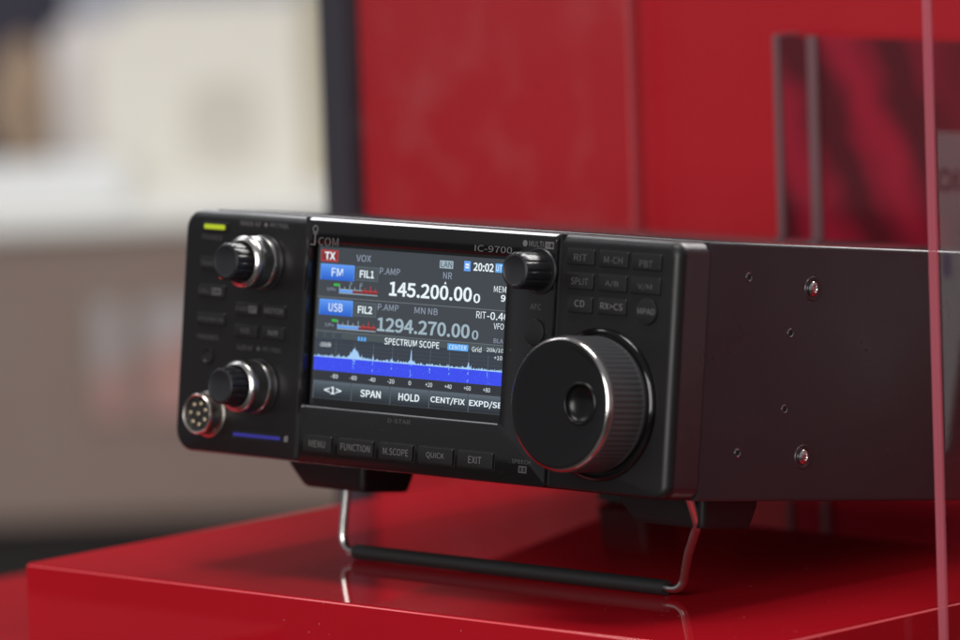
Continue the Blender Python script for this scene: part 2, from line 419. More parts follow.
# glossy front face with a round finger dimple
fx, fz = 216.3, 31.0
d = MB(); N = 96
def circ(cx, cz, r, y): return [(cx+cos(2*pi*k/N)*r, y, cz+sin(2*pi*k/N)*r) for k in range(N)]
d.loops([circ(DX, DZ, 21.75, -20.05), circ(DX, DZ, 21.2, -20.2), circ(DX+.8, DZ, 19.8, -20.0), circ(fx-.5, fz, 8.2, -19.75), circ(fx, fz, 7.4, -19.8)], M_DIALF, False, False)
d.build('dial_face', dial, 50)
d = MB()
d.loops([circ(fx, fz, 7.4, -19.8), circ(fx, fz, 7.1, -20.25), circ(fx, fz, 6.6, -20.3), circ(fx, fz, 6.35, -20.0)]+[circ(fx, fz, 6.3*cos(t*pi/18), -19.7+2.6*sin(t*pi/18)) for t in range(0, 9)], mat('dimple_black', (.004, .0035, .004), .30, rvar=.04, spec=.3), False, True)
d.build('finger_dimple', dial, 70)

# ------------------------------------------------------------------ buttons (each with its own lettering)
def button(x0, z0, x1, z1, text, tb, y=0., h=.9, bold=0., tm=None, box=None, name='button', r=.5):
    """rectangle on the surface at y; tb = (tx0,tz0,tx1,tz1)"""
    k = MB()
    k.loops([rrect(x0-.35, x1+.35, z0-.35, z1+.35, r, y+.02), rrect(x0-.3, x1+.3, z0-.3, z1+.3, r, y-.06), rrect(x0-.02, x1+.02, z0-.02, z1+.02, r, y-.06)], M_HOLE, False, False)
    k.loops([rrect(x0, x1, z0, z1, r, y+.1), rrect(x0, x1, z0, z1, r, y-h+.3), rrect(x0+.12, x1-.12, z0+.12, z1-.12, r, y-h+.08), rrect(x0+.35, x1-.35, z0+.35, z1-.35, r, y-h)], M_BUTTON, False, True)
    if text: put_text(k, text, *(tb[0], tb[1], tb[2], tb[3]), y-h-.03, tm or M_PRINT, bold)
    if box:                                   # a small filled plate with the second legend knocked out
        k.quad(box[0], box[1], box[2], box[3], y-h-.03, M_PRINT)
        put_text(k, box[4], box[0]+.3, box[1]+.35, box[2]-.3, box[3]-.35, y-h-.06, M_BUTTON, .02)
    return k.build(name, radio, 40)
# bottom row on the centre panel (positions already at the button fronts)
e = 2.2
for a, c_, t in ((66.8, 80.9, 'MENU'), (84.2, 101.4, 'FUNCTION'), (104.4, 120.6, 'M.SCOPE'), (123.4, 139.9, 'QUICK'), (142.3, 159.0, 'EXIT')):
    a += e; c_ += e; mid = (a+c_)/2+.1; w = {'MENU': 4.0, 'FUNCTION': 7.2, 'M.SCOPE': 6.1, 'QUICK': 4.3, 'EXIT': 3.1}[t]
    button(a, 4.6, c_, 10.4, t, (mid-w, 6.3, mid+w, 8.7), YC, 1.1, tm=M_PRINT)
# left block
e = .9
button(9.6+e, 79.9, 22.4+e, 83.0, None, None, 0, .7, name='power_button')
k = MB(); k.box(10.6+e, 21.2+e, -.95, -.5, 80.4, 82.1, M_LED, .2); k.build('power_indicator', radio)
button(9.2+e, 65.9, 22.5+e, 70.3, 'TRANSMIT', (9.9+e, 67.2, 21.6+e, 68.9), 0, .8, tm=M_PRINTD)
button(9.2+e, 55.8, 22.8+e, 60.4, 'CALL', (9.6+e, 57.3, 15.2+e, 59.0), 0, .8, tm=M_PRINTD, box=(16.2+e, 57.0, 20.9+e, 59.3, 'DR'))
button(9.0+e, 45.9, 23.6+e, 50.3, 'VOX/BK-IN', (9.9+e, 47.2, 22.6+e, 48.9), 0, .8, tm=M_PRINTD)
button(28.6+e, 50.4, 40.4+e, 55.0, 'P.AMP', (29.2+e, 52.0, 35.0+e, 53.6), 0, .8, tm=M_PRINTD, box=(35.6+e, 51.6, 39.4+e, 54.0, 'ATT'))
button(42.6+e, 50.4, 54.0+e, 55.0, 'NOTCH', (43.6+e, 51.9, 52.6+e, 53.8), 0, .8, tm=M_PRINT)
button(28.6+e, 42.6, 40.4+e, 47.2, 'NB', (32.2+e, 44.1, 36.6+e, 46.0), 0, .8, tm=M_PRINTD)
button(42.6+e, 42.6, 54.0+e, 47.2, 'NR', (46.0+e, 44.1, 50.9+e, 46.0), 0, .8, tm=M_PRINT)
# right block
e = .9
rb = [((188.3, 77.0, 200.9, 82.4), 'RIT', 3.0, 79.6), ((203.0, 76.9, 216.4, 82.4), 'M-CH', 4.2, 79.5), ((217.9, 76.8, 231.4, 82.3), 'PBT', 3.0, 79.0),
      ((188.5, 68.7, 201.0, 74.3), 'SPLIT', 3.9, 71.5), ((203.0, 68.7, 216.2, 74.4), 'A/B', 3.1, 71.4), ((217.8, 68.7, 231.5, 74.4), 'V/M', 3.2, 71.2),
      ((189.6, 60.7, 201.0, 66.2), 'CD', 2.3, 64.0), ((203.4, 60.9, 216.6, 66.4), 'RX>CS', 5.1, 63.8)]
for (a, z0, c_, z1), t, w, tz in rb:
    mid = (a+c_)/2+e; button(a+e, z0, c_+e, z1, t, (mid-w, tz-1.2, mid+w, tz+1.1), 0, .9, tm=M_PRINT if t in ('CD', 'RX>CS') else M_PRINTD)
def round_button(cx, cz, r, y, text=None, w=3.6, name='round_button', tm=None):
    k = MB(); k.lathe([(r+.35, y+.05), (r+.3, y-.05), (r+.05, y-.05)], cx, cz, M_HOLE, 48, cap0=False, cap1=False)
    k.lathe([(r, y+.1), (r, y-.6), (r-.15, y-.85), (r-.6, y-.98), (.3, y-1.0)], cx, cz, M_BUTTON, 48)
    if text: put_text(k, text, cx-w, cz-1.0, cx+w, cz+1.0, y-1.03, tm or M_PRINT)
    return k.build(name, radio, 40)
round_button(226.8, 63.0, 4.6, 0, 'MPAD', 3.9)
round_button(177.0, 53.0, 4.6, YC)
# free lettering printed on the panels, one object for each legend
yp = -.03; yc = YC-.03
def legend(body, x0, z0, x1, z1, y, m_, name='printed_legend'):
    k = MB(); put_text(k, body, x0, z0, x1, z1, y, m_); return k.build(name, radio, 0, recalc=False)
def diamond(x, z, m_, n=4):
    k = MB(); k.lathe([(1.0, yp), (.1, yp-.01)], x, z, m_, n, cap0=False); k.build('printed_mark', radio, 0)
legend('POWER', 10.2, 76.6, 20.4, 78.3, yp, M_PRINTD)
legend('PHONES', 10.4, 40.8, 20.9, 42.5, yp, M_PRINTD)
legend('MAIN AF', 29.3, 82.3, 39.8, 84.2, yp, M_PRINT); diamond(42.2, 83.2, M_PRINT); legend('RF/SQL', 44.4, 82.2, 53.8, 84.2, yp, M_PRINT)
legend('SUB AF', 30.7, 38.1, 38.8, 39.9, yp, M_PRINTD); diamond(41.6, 39.0, M_PRINTD); legend('RF/SQL', 44.0, 38.0, 53.3, 39.9, yp, M_PRINTD)
p = MB(); p.poly([(56.9, yp, 6.9), (58.9, yp, 6.9), (58.9, yp, 9.1), (57.5, yp, 9.1), (56.9, yp, 8.5)], M_PRINT); p.build('card_mark', radio, 0, recalc=False)
e = 1.45
p = MB(); p.lathe([(1.1, yc), (.1, yc-.01)], 168.6+e, 83.1, M_PRINT, 20, cap0=False); p.build('printed_mark', radio, 0)
legend('MULTI', 170.5+e, 82.1, 177.2+e, 84.1, yc, M_PRINT)
p = MB(); p.quad(178.0+e, 81.7, 183.2+e-1.2, 84.1, yc, M_PRINT); put_text(p, 'M', 178.5+e, 82.1, 179.9+e, 83.7, yc-.03, M_BUTTON); p.quad(180.4+e, 82.2, 181.6+e, 83.6, yc-.03, M_BUTTON); p.build('printed_mark', radio, 0, recalc=False)
legend('AFC', 172.6+e, 60.7, 177.6+e, 62.7, yc, M_PRINTD)
legend('D-STAR', 107.8+e, 17.4, 118.7+e, 18.9, yc, M_PRINTD)
legend('SPEECH', 167.9+e, 7.7, 176.6+e, 9.1, yc, M_PRINTD)
p = MB(); p.quad(171.2+e, 4.6, 175.0+e, 7.0, yc, M_PRINTD)
for a in (171.6, 173.3): p.quad(a+e, 5.0, a+1.2+e, 6.6, yc-.03, M_BUTTON)
p.build('printed_mark', radio, 0, recalc=False)
# logo
p = MB()
put_text(p, 'COM', 69.0+e, 77.3, 78.8+e, 80.2, yc, M_PRINTB, -.005)
put_text(p, 'I', 66.9+e, 77.3, 67.4+e, 81.4, yc, M_PRINTB)
p.quad(64.9+e, 77.3, 66.9+e, 77.6, yc, M_PRINTB)
for (a, r0, r1) in ((0, 1.35, .95),):
    N = 24; c0 = [(67.15+e+cos(2*pi*k/N)*r0, yc, 83.0+sin(2*pi*k/N)*r0) for k in range(N)]; c1 = [(67.15+e+cos(2*pi*k/N)*r1, yc, 83.0+sin(2*pi*k/N)*r1) for k in range(N)]
    p.loops([c0, c1], M_PRINTB, False, False)
p.quad(66.0+e, 81.2, 68.3+e, 81.5, yc, M_PRINTB)
p.build('maker_logo', radio, 0, recalc=False)
p = MB(); put_text(p, 'IC-9700', 145.0+e, 79.2, 162.6+e, 81.4, yc, M_PRINT)
p.build('model_lettering', radio, 0, recalc=False)
# small indicator lamps
for x, z, r, m_ in ((20.6, 63.4, .55, M_LEDR),):
    k = MB(); k.lathe([(r, .05), (r, -.15), (r*.6, -.3)], x, z, m_, 16); k.build('indicator_lamp', radio)
# headphone jack
k = MB(); k.lathe([(3.1, .05), (3.0, -.4), (2.5, -.5), (2.2, -.1), (1.7, .0)], 16.2, 35.0, M_BEZEL, 40, cap0=False, cap1=False); k.lathe([(1.75, -.02), (.1, -.01)], 16.2, 35.0, M_HOLE, 24, cap0=False)
k.build('headphone_jack', radio)
# memory card slot with blue light
k = MB(); k.loops([rrect(30.6, 56.1, 6.2, 9.6, .6, .03), rrect(30.6, 56.1, 6.2, 9.6, .6, -.12), rrect(31.1, 55.6, 6.7, 9.1, .5, -.12), rrect(31.2, 55.5, 6.8, 9.0, .5, .02)], M_BEZEL, False, False)
k.quad(31.1, 6.7, 55.6, 9.1, -.03, M_HOLE); slot = k.build('card_slot', radio)
k = MB(); k.box(31.5, 55.4, -.55, -.04, 7.3, 8.5, M_LEDB, .2); k.build('card_edge', slot)

# microphone connector
k = MB(); mx, mz = 18.6, 14.2
k.lathe([(8.3, .05), (8.3, -.5), (7.6, -.8)], mx, mz, M_NICKEL, 72, cap0=False, cap1=False)
k.lathe([(7.35, -.6), (7.35, -5.5), (7.2, -6.3), (6.8, -6.7), (6.35, -6.5), (6.2, -5.9), (6.2, -3.0)], mx, mz, M_NICKEL, 72, cap0=False, cap1=False)
mic = k.build('microphone_connector', radio, 40)
k = MB(); k.lathe([(6.25, -5.3), (5.6, -5.5), (.2, -5.5)], mx, mz, M_RUBBER, 48, cap0=False); k.box(mx-1, mx+1, -6.3, -5, mz+4.6, mz+6.1, M_RUBBER, .2)
k.build('connector_insert', mic)
for j in range(8):
    a = 2*pi*j/7+.4; px, pz = (mx+3.9*cos(a), mz+3.9*sin(a)) if j < 7 else (mx, mz)
    k = MB(); k.lathe([(.72, -5.4), (.72, -5.9), (.55, -6.05)], px, pz, M_BRASS, 16); k.build('connector_pin', mic)

# ------------------------------------------------------------------ feet and wire stand
def front_foot(x0, x1, y1):
    k = MB(); L = []
    for z, s0, s1 in ((.5, 0, 0), (-3.2, 1.2, .4), (-8.6, 6.4, 2.2), (-10.2, 8.2, 2.8), (-10.8, 9.6, 3.6)):
        L.append([(x, y, z) for (x, y, zz) in [(p_[0], p_[2], 0) for p_ in rrect(x0+s0, x1-s1*.3, 36+s1*.4, y1-s1, 2.2, 0)]])
    k.loops(L, M_CHASSIS if False else M_BEZEL)
    return k.build('front_foot', radio, 45)
front_foot(22, 62, 64); front_foot(183, 225, 65)
for x in (44, 227):
    k = MB(); k.loops([[(p_[0], p_[2], z) for p_ in rrect(x-12, x+12, 192, 212, 3, 0)] for z in (.5, -14.5, -16.2)], M_RUBBER); k.build('rear_foot', radio, 45)
# wire stand: in radio coordinates, touching the plinth with its lower bar
ybar, zbar = 47.5, -33.9
Rr = Matrix.Rotation(TILT, 3, 'X')
def w2r(x, y, z):                             # world mm -> radio local mm
    return Rr @ (Vector((x, y, z))-Vector((0, 0, -q.z)))
WX0, WX1 = 40.3, 206.5
def arc(cx, cz, a0, a1, r, n=7): return [(cx+cos(a0+(a1-a0)*k/n)*r, cz+sin(a0+(a1-a0)*k/n)*r) for k in range(n+1)]
yb = 44.5
top = 36.0
path2 = [(WX0+1.5, 31), (WX0+.2, 12)]+arc(WX0+5.5, 8.2, pi*.96, 1.5*pi, 5.5)+arc(WX1-5.2, 8.2, 1.5*pi, 1.9*pi, 5.5)+[(WX1+5.6, 16.2), (WX1+12.6, 25.6), (WX1+13.6, 27.2), (WX1+13.9, 29.2), (WX1+13.6, 46)]
path = []
for x, z in path2:
    yy = yb+(z-3)*.12 if x < 120 else yb-max(0, z-6)*.36
    path.append(w2r(x, yy, z+.2))
k = MB(); k.tube(path, 1.55, M_STEEL, 16); wire = k.build('wire_stand', radio, 60)
k = MB(); a = w2r(WX0+7.0, yb, 2.9); c_ = w2r(WX1-8.5, yb, 2.9)
k.tube([a, a.lerp(c_, .004), a.lerp(c_, .5), a.lerp(c_, .996), c_], 2.75, M_RUBBER, 20); k.build('rubber_sleeve', wire, 60)

# ------------------------------------------------------------------ red plinth
RED = (.38, .0065, .0135)
M_PLINTH = mat('red_gloss_acrylic', RED, .05, spec=.5, cvar=.06, cscale=6, ior=1.49)
# faint dust and hairline wear in the gloss
def add_dust(m_, base, lo=.03, hi=.16):
    nt = m_.node_tree; bs = nt.nodes['Principled BSDF']; tc = nt.nodes.new('ShaderNodeTexCoord')
    n = nt.nodes.new('ShaderNodeTexNoise'); n.inputs['Scale'].default_value = 9; n.inputs['Detail'].default_value = 8; n.inputs['Roughness'].default_value = .65
    nt.links.new(tc.outputs['Object'], n.inputs['Vector'])
    mr = nt.nodes.new('ShaderNodeMapRange'); mr.inputs['From Min'].default_value = .35; mr.inputs['From Max'].default_value = .75; mr.inputs['To Min'].default_value = lo; mr.inputs['To Max'].default_value = hi
    nt.links.new(n.outputs['Fac'], mr.inputs['Value']); nt.links.new(mr.outputs['Result'], bs.inputs['Roughness'])
add_dust(M_PLINTH, RED, .02, .07)
ya = .00444
plinth = bpy.data.objects.new('display_plinth', None); col.objects.link(plinth)
plinth.location = (-52.45*S, -26.22*S, 0); plinth.rotation_euler = (0, 0, ya)
tag(plinth, 'glossy red plinth with pale polished edges, the radio standing on it', 'plinth')
k = MB(); k.box(0, 345.33, 0, 322, -160, 0, M_PLINTH, .9, 3); k.bm.normal_update()
ei = k.mi(mat('polished_edge', (.60, .085, .10), .22))
for f in k.bm.faces:
    if max(abs(c) for c in f.normal) < .98: f.material_index = ei
k.build('plinth_body', plinth, 40)

# ------------------------------------------------------------------ setting
M_WALL = mat('red_wall_gloss', (.35, .009, .016), .30, spec=.5, cvar=.05, cscale=3, rvar=.05)
k = MB(); k.box(-199, 1500, 303, 345, -900, 250, M_WALL, 1); tag(k.build('wall', None, 40), kind='structure')
k = MB(); k.box(-217, -199.2, 297, 350, -900, 252, mat('charcoal_post', (.032, .031, .042), .5), 1.5)
tag(k.build('corner_post', None, 40), 'dark charcoal upright post along the left end of the red wall', 'post')
k = MB(); k.box(-9000, 9000, -9000, 12000, -905, -900, mat('hall_floor', (.035, .026, .024), .6, cvar=.2, cscale=4)); tag(k.build('floor', None, 0), kind='structure')

def add_specks(m_, scale, thr, dust, rough_to=.5):
    """tiny specks of dust and lint lying on the finish"""
    nt = m_.node_tree; bs = nt.nodes['Principled BSDF']; tc = nt.nodes.new('ShaderNodeTexCoord')
    n = nt.nodes.new('ShaderNodeTexNoise'); n.inputs['Scale'].default_value = scale; n.inputs['Detail'].default_value = 1
    n2 = nt.nodes.new('ShaderNodeTexNoise'); n2.inputs['Scale'].default_value = scale/14
    nt.links.new(tc.outputs['Object'], n.inputs['Vector']); nt.links.new(tc.outputs['Object'], n2.inputs['Vector'])
    ad = nt.nodes.new('ShaderNodeMath'); ad.operation = 'MULTIPLY_ADD'; ad.inputs[1].default_value = .35; nt.links.new(n2.outputs['Fac'], ad.inputs[0]); nt.links.new(n.outputs['Fac'], ad.inputs[2])
    mr = nt.nodes.new('ShaderNodeMapRange'); mr.inputs['From Min'].default_value = thr; mr.inputs['From Max'].default_value = thr+.03; nt.links.new(ad.outputs[0], mr.inputs['Value'])
    mx = nt.nodes.new('ShaderNodeMix'); mx.data_type = 'RGBA'; mx.inputs['B'].default_value = (*dust, 1); nt.links.new(mr.outputs['Result'], mx.inputs['Factor'])
    src = bs.inputs['Base Color']
    if src.is_linked: l = src.links[0]; nt.links.new(l.from_socket, mx.inputs['A'])
    else: mx.inputs['A'].default_value = src.default_value
    nt.links.new(mx.outputs['Result'], src)
add_specks(M_PLINTH, 520, .965, (.5, .14, .15)); add_specks(M_CHASSIS, 900, .965, (.08, .07, .075)); add_specks(M_CTOP, 500, .90, (.35, .25, .25)); add_specks(M_GLOSSB, 1100, .965, (.04, .04, .04))
# clear sheets
def acrylic(name, tint, rough=0., haze=0., kf=1.6):
    """clear sheet: both faces reflect by Fresnel, light passes straight on"""
    m_ = bpy.data.materials.new(name); m_.use_nodes = True; nt = m_.node_tree; nt.nodes.clear()
    out = nt.nodes.new('ShaderNodeOutputMaterial'); mx = nt.nodes.new('ShaderNodeMixShader'); fr = nt.nodes.new('ShaderNodeFresnel'); fr.inputs['IOR'].default_value = 1.49
    ge = nt.nodes.new('ShaderNodeNewGeometry'); inv = nt.nodes.new('ShaderNodeMath'); inv.operation = 'SUBTRACT'; inv.inputs[0].default_value = 1
    nt.links.new(ge.outputs['Backfacing'], inv.inputs[1]); mu = nt.nodes.new('ShaderNodeMath'); mu.operation = 'MULTIPLY'
    k2 = nt.nodes.new('ShaderNodeMath'); k2.operation = 'MULTIPLY'; k2.inputs[1].default_value = kf; nt.links.new(fr.outputs[0], k2.inputs[0])
    nt.links.new(k2.outputs[0], mu.inputs[0]); nt.links.new(inv.outputs[0], mu.inputs[1])
    tr = nt.nodes.new('ShaderNodeBsdfTransparent'); tr.inputs['Color'].default_value = (*tint, 1)
    gl = nt.nodes.new('ShaderNodeBsdfGlossy'); gl.inputs['Roughness'].default_value = rough
    tcn = nt.nodes.new('ShaderNodeTexCoord'); n_ = nt.nodes.new('ShaderNodeTexNoise'); n_.inputs['Scale'].default_value = 7; nt.links.new(tcn.outputs['Object'], n_.inputs['Vector'])
    mr = nt.nodes.new('ShaderNodeMapRange'); mr.inputs['To Min'].default_value = rough; mr.inputs['To Max'].default_value = rough+.02
    nt.links.new(n_.outputs['Fac'], mr.inputs['Value']); nt.links.new(mr.outputs['Result'], gl.inputs['Roughness'])
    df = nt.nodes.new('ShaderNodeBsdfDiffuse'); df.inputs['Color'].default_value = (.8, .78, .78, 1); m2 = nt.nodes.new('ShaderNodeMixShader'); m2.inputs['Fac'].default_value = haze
    n3 = nt.nodes.new('ShaderNodeTexNoise'); n3.inputs['Scale'].default_value = 30; n3.inputs['Detail'].default_value = 3; m3 = nt.nodes.new('ShaderNodeMapRange'); m3.inputs['From Min'].default_value = .5; m3.inputs['From Max'].default_value = .78; m3.inputs['To Min'].default_value = haze*.4; m3.inputs['To Max'].default_value = haze*4  # diffuse pale patches painted in for soft reflected spots of light
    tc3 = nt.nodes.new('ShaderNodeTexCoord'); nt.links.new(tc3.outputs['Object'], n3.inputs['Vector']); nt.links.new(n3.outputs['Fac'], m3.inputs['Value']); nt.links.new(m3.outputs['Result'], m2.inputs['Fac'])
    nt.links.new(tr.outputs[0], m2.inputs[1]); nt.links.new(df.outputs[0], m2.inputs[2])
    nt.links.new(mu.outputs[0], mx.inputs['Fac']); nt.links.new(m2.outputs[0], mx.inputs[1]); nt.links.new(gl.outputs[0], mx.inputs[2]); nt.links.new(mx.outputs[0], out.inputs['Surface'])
    return m_
M_ACR = acrylic('clear_acrylic', (.99, .99, .99)); M_ACR2 = acrylic('painted_spots_acrylic', (1, 1, 1), .06, .006, .55)
M_ACRE = mat('sawn_acrylic_edge', (.50, .13, .17), .4, spec=.5)
nt = M_ACRE.node_tree; bs = nt.nodes['Principled BSDF']; ot = nt.nodes['Material Output']; mx = nt.nodes.new('ShaderNodeMixShader'); tr = nt.nodes.new('ShaderNodeBsdfTransparent'); tr.inputs['Color'].default_value = (.95, .75, .78, 1)
tcn = nt.nodes.new('ShaderNodeTexCoord'); mpn = nt.nodes.new('ShaderNodeMapping'); mpn.inputs['Scale'].default_value = (900, 40, 4); nn = nt.nodes.new('ShaderNodeTexNoise'); nn.inputs['Scale'].default_value = 1
mrn = nt.nodes.new('ShaderNodeMapRange'); mrn.inputs['To Min'].default_value = .2; mrn.inputs['To Max'].default_value = .75
nt.links.new(tcn.outputs['Object'], mpn.inputs['Vector']); nt.links.new(mpn.outputs['Vector'], nn.inputs['Vector']); nt.links.new(nn.outputs['Fac'], mrn.inputs['Value']); nt.links.new(mrn.outputs['Result'], mx.inputs['Fac'])
nt.links.new(bs.outputs[0], mx.inputs[1]); nt.links.new(tr.outputs[0], mx.inputs[2]); nt.links.new(mx.outputs[0], ot.inputs['Surface'])
M_ACRE2 = mat('wall_sheet_edge', (.42, .075, .09), .5)
guard = bpy.data.objects.new('acrylic_guard', None); col.objects.link(guard); guard.location = (300*S, 70*S, -.1)
tag(guard, 'clear upright acrylic sheet with pink sawn edge at the right of the radio', 'guard panel')
k = MB(); k.box(-2.5, 2.5, 1.3, 225, -700, 700, M_ACR); k.build('clear_sheet', guard, 0)
k = MB(); k.box(-2.0, 2.0, .1, 1.2, -700, 700, M_ACRE, .3); k.build('sheet_edge', guard, 0)
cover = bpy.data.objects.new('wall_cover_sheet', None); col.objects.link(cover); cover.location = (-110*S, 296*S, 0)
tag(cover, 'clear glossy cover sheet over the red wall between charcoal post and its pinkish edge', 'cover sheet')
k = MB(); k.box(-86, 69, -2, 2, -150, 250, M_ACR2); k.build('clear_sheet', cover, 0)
k = MB(); k.box(69.1, 70.5, -2.1, 1.0, -150, 250, M_ACRE2, .3); k.build('sheet_edge', cover, 0)

# dark red glossy panel at the wall, its diagonal reflections painted into the colour
m_ = bpy.data.materials.new('painted_red_reflections'); m_.use_nodes = True; nt = m_.node_tree; bs = nt.nodes['Principled BSDF']
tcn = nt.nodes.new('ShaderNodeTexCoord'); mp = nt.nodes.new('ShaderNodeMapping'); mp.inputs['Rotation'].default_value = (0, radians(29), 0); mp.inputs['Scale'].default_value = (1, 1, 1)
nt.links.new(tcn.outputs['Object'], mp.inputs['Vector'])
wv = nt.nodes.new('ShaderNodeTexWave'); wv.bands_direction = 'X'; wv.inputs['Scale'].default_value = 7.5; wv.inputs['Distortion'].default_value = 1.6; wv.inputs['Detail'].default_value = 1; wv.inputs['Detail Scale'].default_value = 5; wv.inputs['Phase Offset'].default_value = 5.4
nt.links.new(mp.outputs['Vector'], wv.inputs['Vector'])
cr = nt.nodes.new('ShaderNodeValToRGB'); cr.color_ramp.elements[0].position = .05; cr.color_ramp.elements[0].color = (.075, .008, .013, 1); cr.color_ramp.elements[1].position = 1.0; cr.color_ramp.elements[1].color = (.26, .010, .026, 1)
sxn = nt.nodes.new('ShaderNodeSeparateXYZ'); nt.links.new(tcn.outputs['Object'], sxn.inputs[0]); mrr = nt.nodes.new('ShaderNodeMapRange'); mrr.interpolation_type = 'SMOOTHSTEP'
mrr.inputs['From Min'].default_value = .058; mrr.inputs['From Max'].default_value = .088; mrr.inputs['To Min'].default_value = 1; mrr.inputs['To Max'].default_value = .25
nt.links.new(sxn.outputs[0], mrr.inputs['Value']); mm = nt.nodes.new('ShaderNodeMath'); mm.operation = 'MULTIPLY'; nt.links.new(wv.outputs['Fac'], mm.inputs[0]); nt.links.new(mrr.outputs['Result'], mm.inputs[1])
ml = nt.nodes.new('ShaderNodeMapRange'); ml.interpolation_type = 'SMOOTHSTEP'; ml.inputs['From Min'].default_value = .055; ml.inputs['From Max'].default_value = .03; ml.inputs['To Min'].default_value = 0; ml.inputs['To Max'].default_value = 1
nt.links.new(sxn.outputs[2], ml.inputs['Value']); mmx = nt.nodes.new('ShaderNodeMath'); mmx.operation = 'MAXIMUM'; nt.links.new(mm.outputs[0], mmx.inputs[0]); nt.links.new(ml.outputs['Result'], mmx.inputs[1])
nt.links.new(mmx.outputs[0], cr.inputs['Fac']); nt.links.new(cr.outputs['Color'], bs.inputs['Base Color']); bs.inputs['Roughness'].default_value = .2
panel = bpy.data.objects.new('glossy_panel', None); col.objects.link(panel); panel.location = (44*S, 285*S, 0)
tag(panel, 'dark red glossy panel with diagonal reflections painted in and two grey upright strips behind the radio', 'picture')
k = MB(); k.box(3.5, 230, 0, 12, .5, 170, m_, .4); k.build('panel_sheet', panel, 0)
M_STRIP = mat('grey_strip', (.15, .075, .085), .35)
k = MB(); k.box(0, 3.4, -1, 12, .5, 170.5, M_STRIP, .3); k.build('edge_strip', panel, 0)
k = MB(); k.box(18.0, 23.0, -2, -.1, .5, 170.5, M_STRIP, .3); k.build('edge_strip', panel, 0)

# white notice on the wall to the right (seen mirrored in the acrylic guard)
k = MB(); M_PAPER = mat('white_card', (.88, .88, .90), .5)
pts = [(440, 299, 98), (480, 299, 72), (492, 299, 12), (620, 299, 0), (620, 299, 134), (440, 299, 134)]
back = [(x, 302, z) for x, y, z in pts]
k.loops([pts, back], M_PAPER)
put_text(k, 'IO', 482.0, 111.5, 492.6, 120.5, 298.7, mat('ink_grey', (.07, .07, .07), .5), .01)
k.quad(487, 79, 491, 88, 298.7, mat('ink_blue', (.22, .25, .50), .5)); pass
tag(k.build('wall_notice', None, 0), 'white printed notice seen as a grey reflection in the clear acrylic sheet', 'notice')

# background booth, set square to the line of sight
az = radians(46.66); BF = Vector((-sin(az), cos(az), 0)); BR = Vector((cos(az), sin(az), 0))
KB = 1.36                                     # how far off and how large the booth is
def bempty(name, s_, D, z):
    o = bpy.data.objects.new(name, None); col.objects.link(o); p_ = camxy+BF*D*KB+BR*s_*KB+Vector((0, 0, 372+(z-372)*KB)); o.location = p_*S; o.rotation_euler = (0, 0, az); o.scale = (KB, KB, KB); return o
def bmesh_obj(k, name, s_, D, z, sm=40):
    o = k.build(name, None, sm); p_ = camxy+BF*D*KB+BR*s_*KB+Vector((0, 0, 372+(z-372)*KB)); o.location = p_*S; o.rotation_euler = (0, 0, az); o.scale = (KB, KB, KB); return o
M_TAUPE = mat('taupe_laminate', (.215, .162, .138), .35, cvar=.06, cscale=2, rvar=.05)
ctr = bempty('booth_counter', 0, 3276, 29)
tag(ctr, 'blurred grey brown booth counter with a white top at the left behind the plinth', 'counter')
k = MB(); k.box(-700, 160, 0, 260, -152, -6, M_TAUPE, 1); k.build('front_panel', ctr)
k = MB(); k.box(-702, 162, -4, 262, -6, 0, mat('white_laminate', (.62, .62, .59), .35), 1); k.build('counter_top', ctr)
k = MB(); k.box(-690, 150, 30, 250, -929, -152, mat('floor_shadow_dark', (.012, .008, .008), .6), 1); k.build('shadow_base', ctr)  # dark block put in for the floor shadow below the counter front
# two blurred reflections on the glossy counter front, painted as grey and salmon patches
M_LG = mat('reflection_grey', (.33, .305, .305), .5); M_LS = mat('reflection_salmon', (.37, .205, .185), .5)
for (s0, s1, zt, zb, zm0, zm1, lab) in ((-34, -19, -42, -101, -80, -70, 'narrow grey and salmon reflection painted on the counter front, the left one'), (-9, 22, -42, -101, -70, -55, 'wide grey and salmon reflection painted on the counter front, nearest the radio')):
    lf = bempty('painted_sheen', 0, 3275.0, 29)
    tag(lf, lab, 'painted_sheen', 'painted reflections on the booth counter')
    k = MB(); k.box(s0, s1, -1.2, -.1, zb, zt, M_LG); k.build('grey_patch', lf, 0)
    k = MB(); k.poly([(s0, -1.4, zb), (s1, -1.4, zb), (s1, -1.4, zm1), (s0, -1.4, zm0)], M_LS); k.build('salmon_patch', lf, 0)
M_CREAM = mat('cream_board', (.63, .605, .545), .6, cvar=.05, cscale=8)
st = bempty('display_stand', 0, 3420, 29)
tag(st, 'cream booth display stand with a rounded recess painted in as shade on the white counter', 'display stand')
k = MB(); N = 10
out = [(-45, 0), (92, 0), (92, 99), (-45, 82)]
k.loops([rrect(-30, 98, 0, 96, 0, 0, 8, rs=(1, 1, 6, 34)), rrect(-28, 96, 0, 94, 0, 60, 8, rs=(1, 1, 6, 33))], M_CREAM)
k.build('stand_board', st)
k = MB(); k.box(80, 104, -2, 60, 0, 99, mat('cream_edge_shade', (.36, .32, .23), .6), .6); k.build('shaded_side', st)  # tan colour stands in for shading along the stand's right edge
k = MB(); k.loops([rrect(14, 60, 6, 58, 16, -.5), rrect(17, 57, 9, 55, 14, -.6)], M_CREAM, False, False); k.quad(0, 0, 0.01, .01, 0, M_CREAM)
k.loops([rrect(17, 57, 9, 55, 14, -.55), rrect(18, 56, 10, 54, 13.5, -.5)], mat('recess_shade', (.49, .465, .41), .7), False, True); k.build('painted_recess', st)  # flat darker patch painted as the shade of a recess
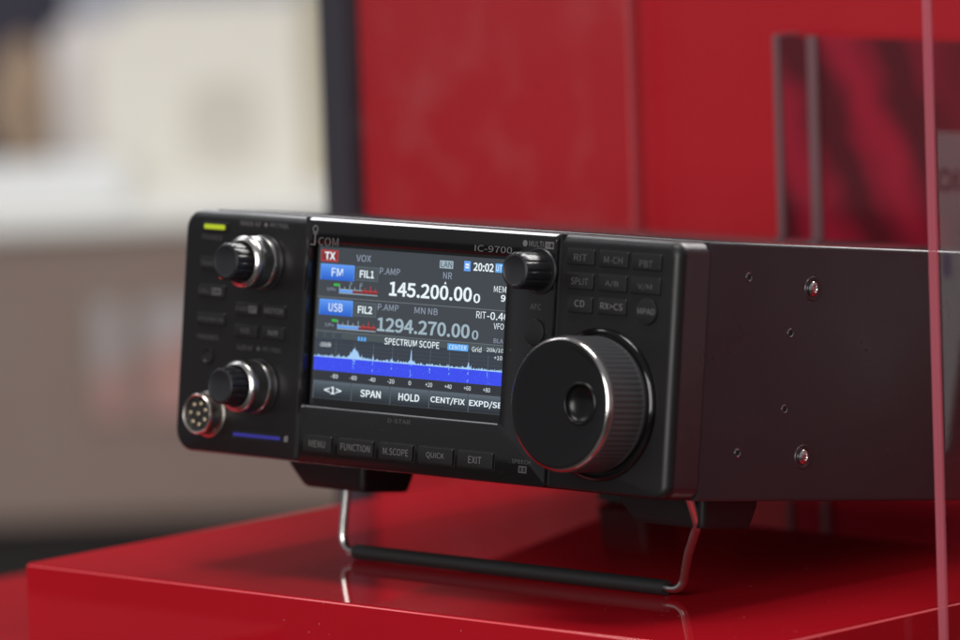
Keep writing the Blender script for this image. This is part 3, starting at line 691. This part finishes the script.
k = MB(); k.loops([rrect(-52, 4, 0, 84, 10, 0), rrect(-52, 4, 0, 84, 10, 8)], mat('pinkish_card', (.56, .52, .51), .6)); tag(bmesh_obj(k, 'display_card', 0, 3470, 29), 'pinkish grey board between the dark figure and the cream display stand', 'board')
k = MB(); k.box(-115, -15, 0, 90, 0, 20, mat('white_tray', (.66, .67, .67), .4), 3); tag(bmesh_obj(k, 'white_tray', 0, 3310, 29), 'low white tray at the left end of the booth counter', 'tray')
figure = bempty('dark_figure', 0, 3500, 29); tag(figure, 'dark block with a tan oval standing in for a dark-clad person behind the white tray', 'figure')  # plain shapes standing in for a person in dark clothes with one hand
k = MB(); k.loops([[(p_[0], yy, p_[2]) for p_ in rrect(-150, -42+o_, 0, 150, 16, 0)] for yy, o_ in ((0, -5), (5, 0), (60, 0), (66, -5))], mat('navy_fabric', (.022, .020, .035), .85)); k.build('figure_body', figure)
k = MB(); fl = []
for t in range(28):
    a_ = 2*pi*t/28; fl.append((-68+19*cos(a_)*(1-.35*max(0, sin(a_))), 42+34*sin(a_)))
k.loops([[(x, -3, z) for x, z in fl], [(x, 1, z) for x, z in fl]], mat('tan_skin', (.30, .21, .14), .6, cvar=.35, cscale=20)); k.build('tan_hand', figure)
k = MB(); k.box(-1500, 700, 0, 40, -1500, 118+64, mat('pale_partition', (.62, .64, .72), .7, cvar=.04, cscale=2), 2); tag(bmesh_obj(k, 'partition', 0, 4300, -30), 'pale blue white partition far behind the booth counter', 'partition')

# dark far wall of the hall, above and beyond the booths
k = MB(); k.box(-9000, 9000, 0, 60, -1300, 3600, mat('hall_wall_paint', (.15, .138, .134), .8, cvar=.25, cscale=.8), 0)
hw = bmesh_obj(k, 'hall_wall', 0, 8000, 0, 0); tag(hw, kind='structure')
# lower red plinth
k = MB(); k.box(-260, -75, -180, 330, -900, -48, M_PLINTH, .7, 3)
tag(k.build('low_plinth', None, 40), 'lower red gloss plinth at the bottom left corner, beside the main plinth', 'plinth')

# ------------------------------------------------------------------ light
w = bpy.data.worlds.new('World'); sc.world = w; w.use_nodes = True; nt = w.node_tree
bg = nt.nodes['Background']; bg.inputs['Color'].default_value = (.92, .95, 1, 1); bg.inputs['Strength'].default_value = .27
def area(name, loc, target, sx_, sy_, power, color=(1, 1, 1)):
    l = bpy.data.lights.new(name, 'AREA'); l.shape = 'RECTANGLE'; l.size = sx_; l.size_y = sy_; l.energy = power; l.color = color
    o = bpy.data.objects.new(name, l); col.objects.link(o); o.location = loc
    o.rotation_euler = (Vector(target)-Vector(loc)).to_track_quat('-Z', 'Y').to_euler(); return o
area('ceiling_lamp', (.25, -.25, 2.4), (.12, .05, 0), .9, .5, 20, (1, .97, .94))
area('added_bevel_light', (-1.7, 1.15, 1.35), (0, 0, .1), .8, .8, 16, (.97, .98, 1))  # unseen light added for the highlight along the centre panel's top bevel
area('added_ring_light', (-1.9, -.6, 2.0), (0, 0, 0), .5, 1.0, 8, (.95, .97, 1))  # unseen light added for glints on the knob rings
area('added_front_fill', (1.3, -3.0, 1.05), (.1, .1, 0), 1.8, 1.7, 88, (1, .97, .94))  # unseen front fill added to brighten the plinth front and under the radio
area('added_edge_light', (0.1, 1.7, 1.7), (.15, .1, 0), 1.4, .35, 44, (1, .98, .96))  # unseen light added behind the wall for the bright chassis edge line
area('booth_lamp', (-.2, -.2, 2.6), (-.75, .6, 0), .8, .8, 19, (1, .98, .94))

sc.view_settings.view_transform = 'Standard'; sc.view_settings.look = 'None'; sc.view_settings.exposure = 0; sc.view_settings.gamma = 1
sc.render.engine = 'CYCLES'; sc.cycles.max_bounces = 10; sc.cycles.transmission_bounces = 8; sc.cycles.sample_clamp_indirect = 6
sc.cycles.use_denoising = True; sc.cycles.caustics_reflective = False; sc.cycles.caustics_refractive = False
sc.render.resolution_x = 1024; sc.render.resolution_y = 683
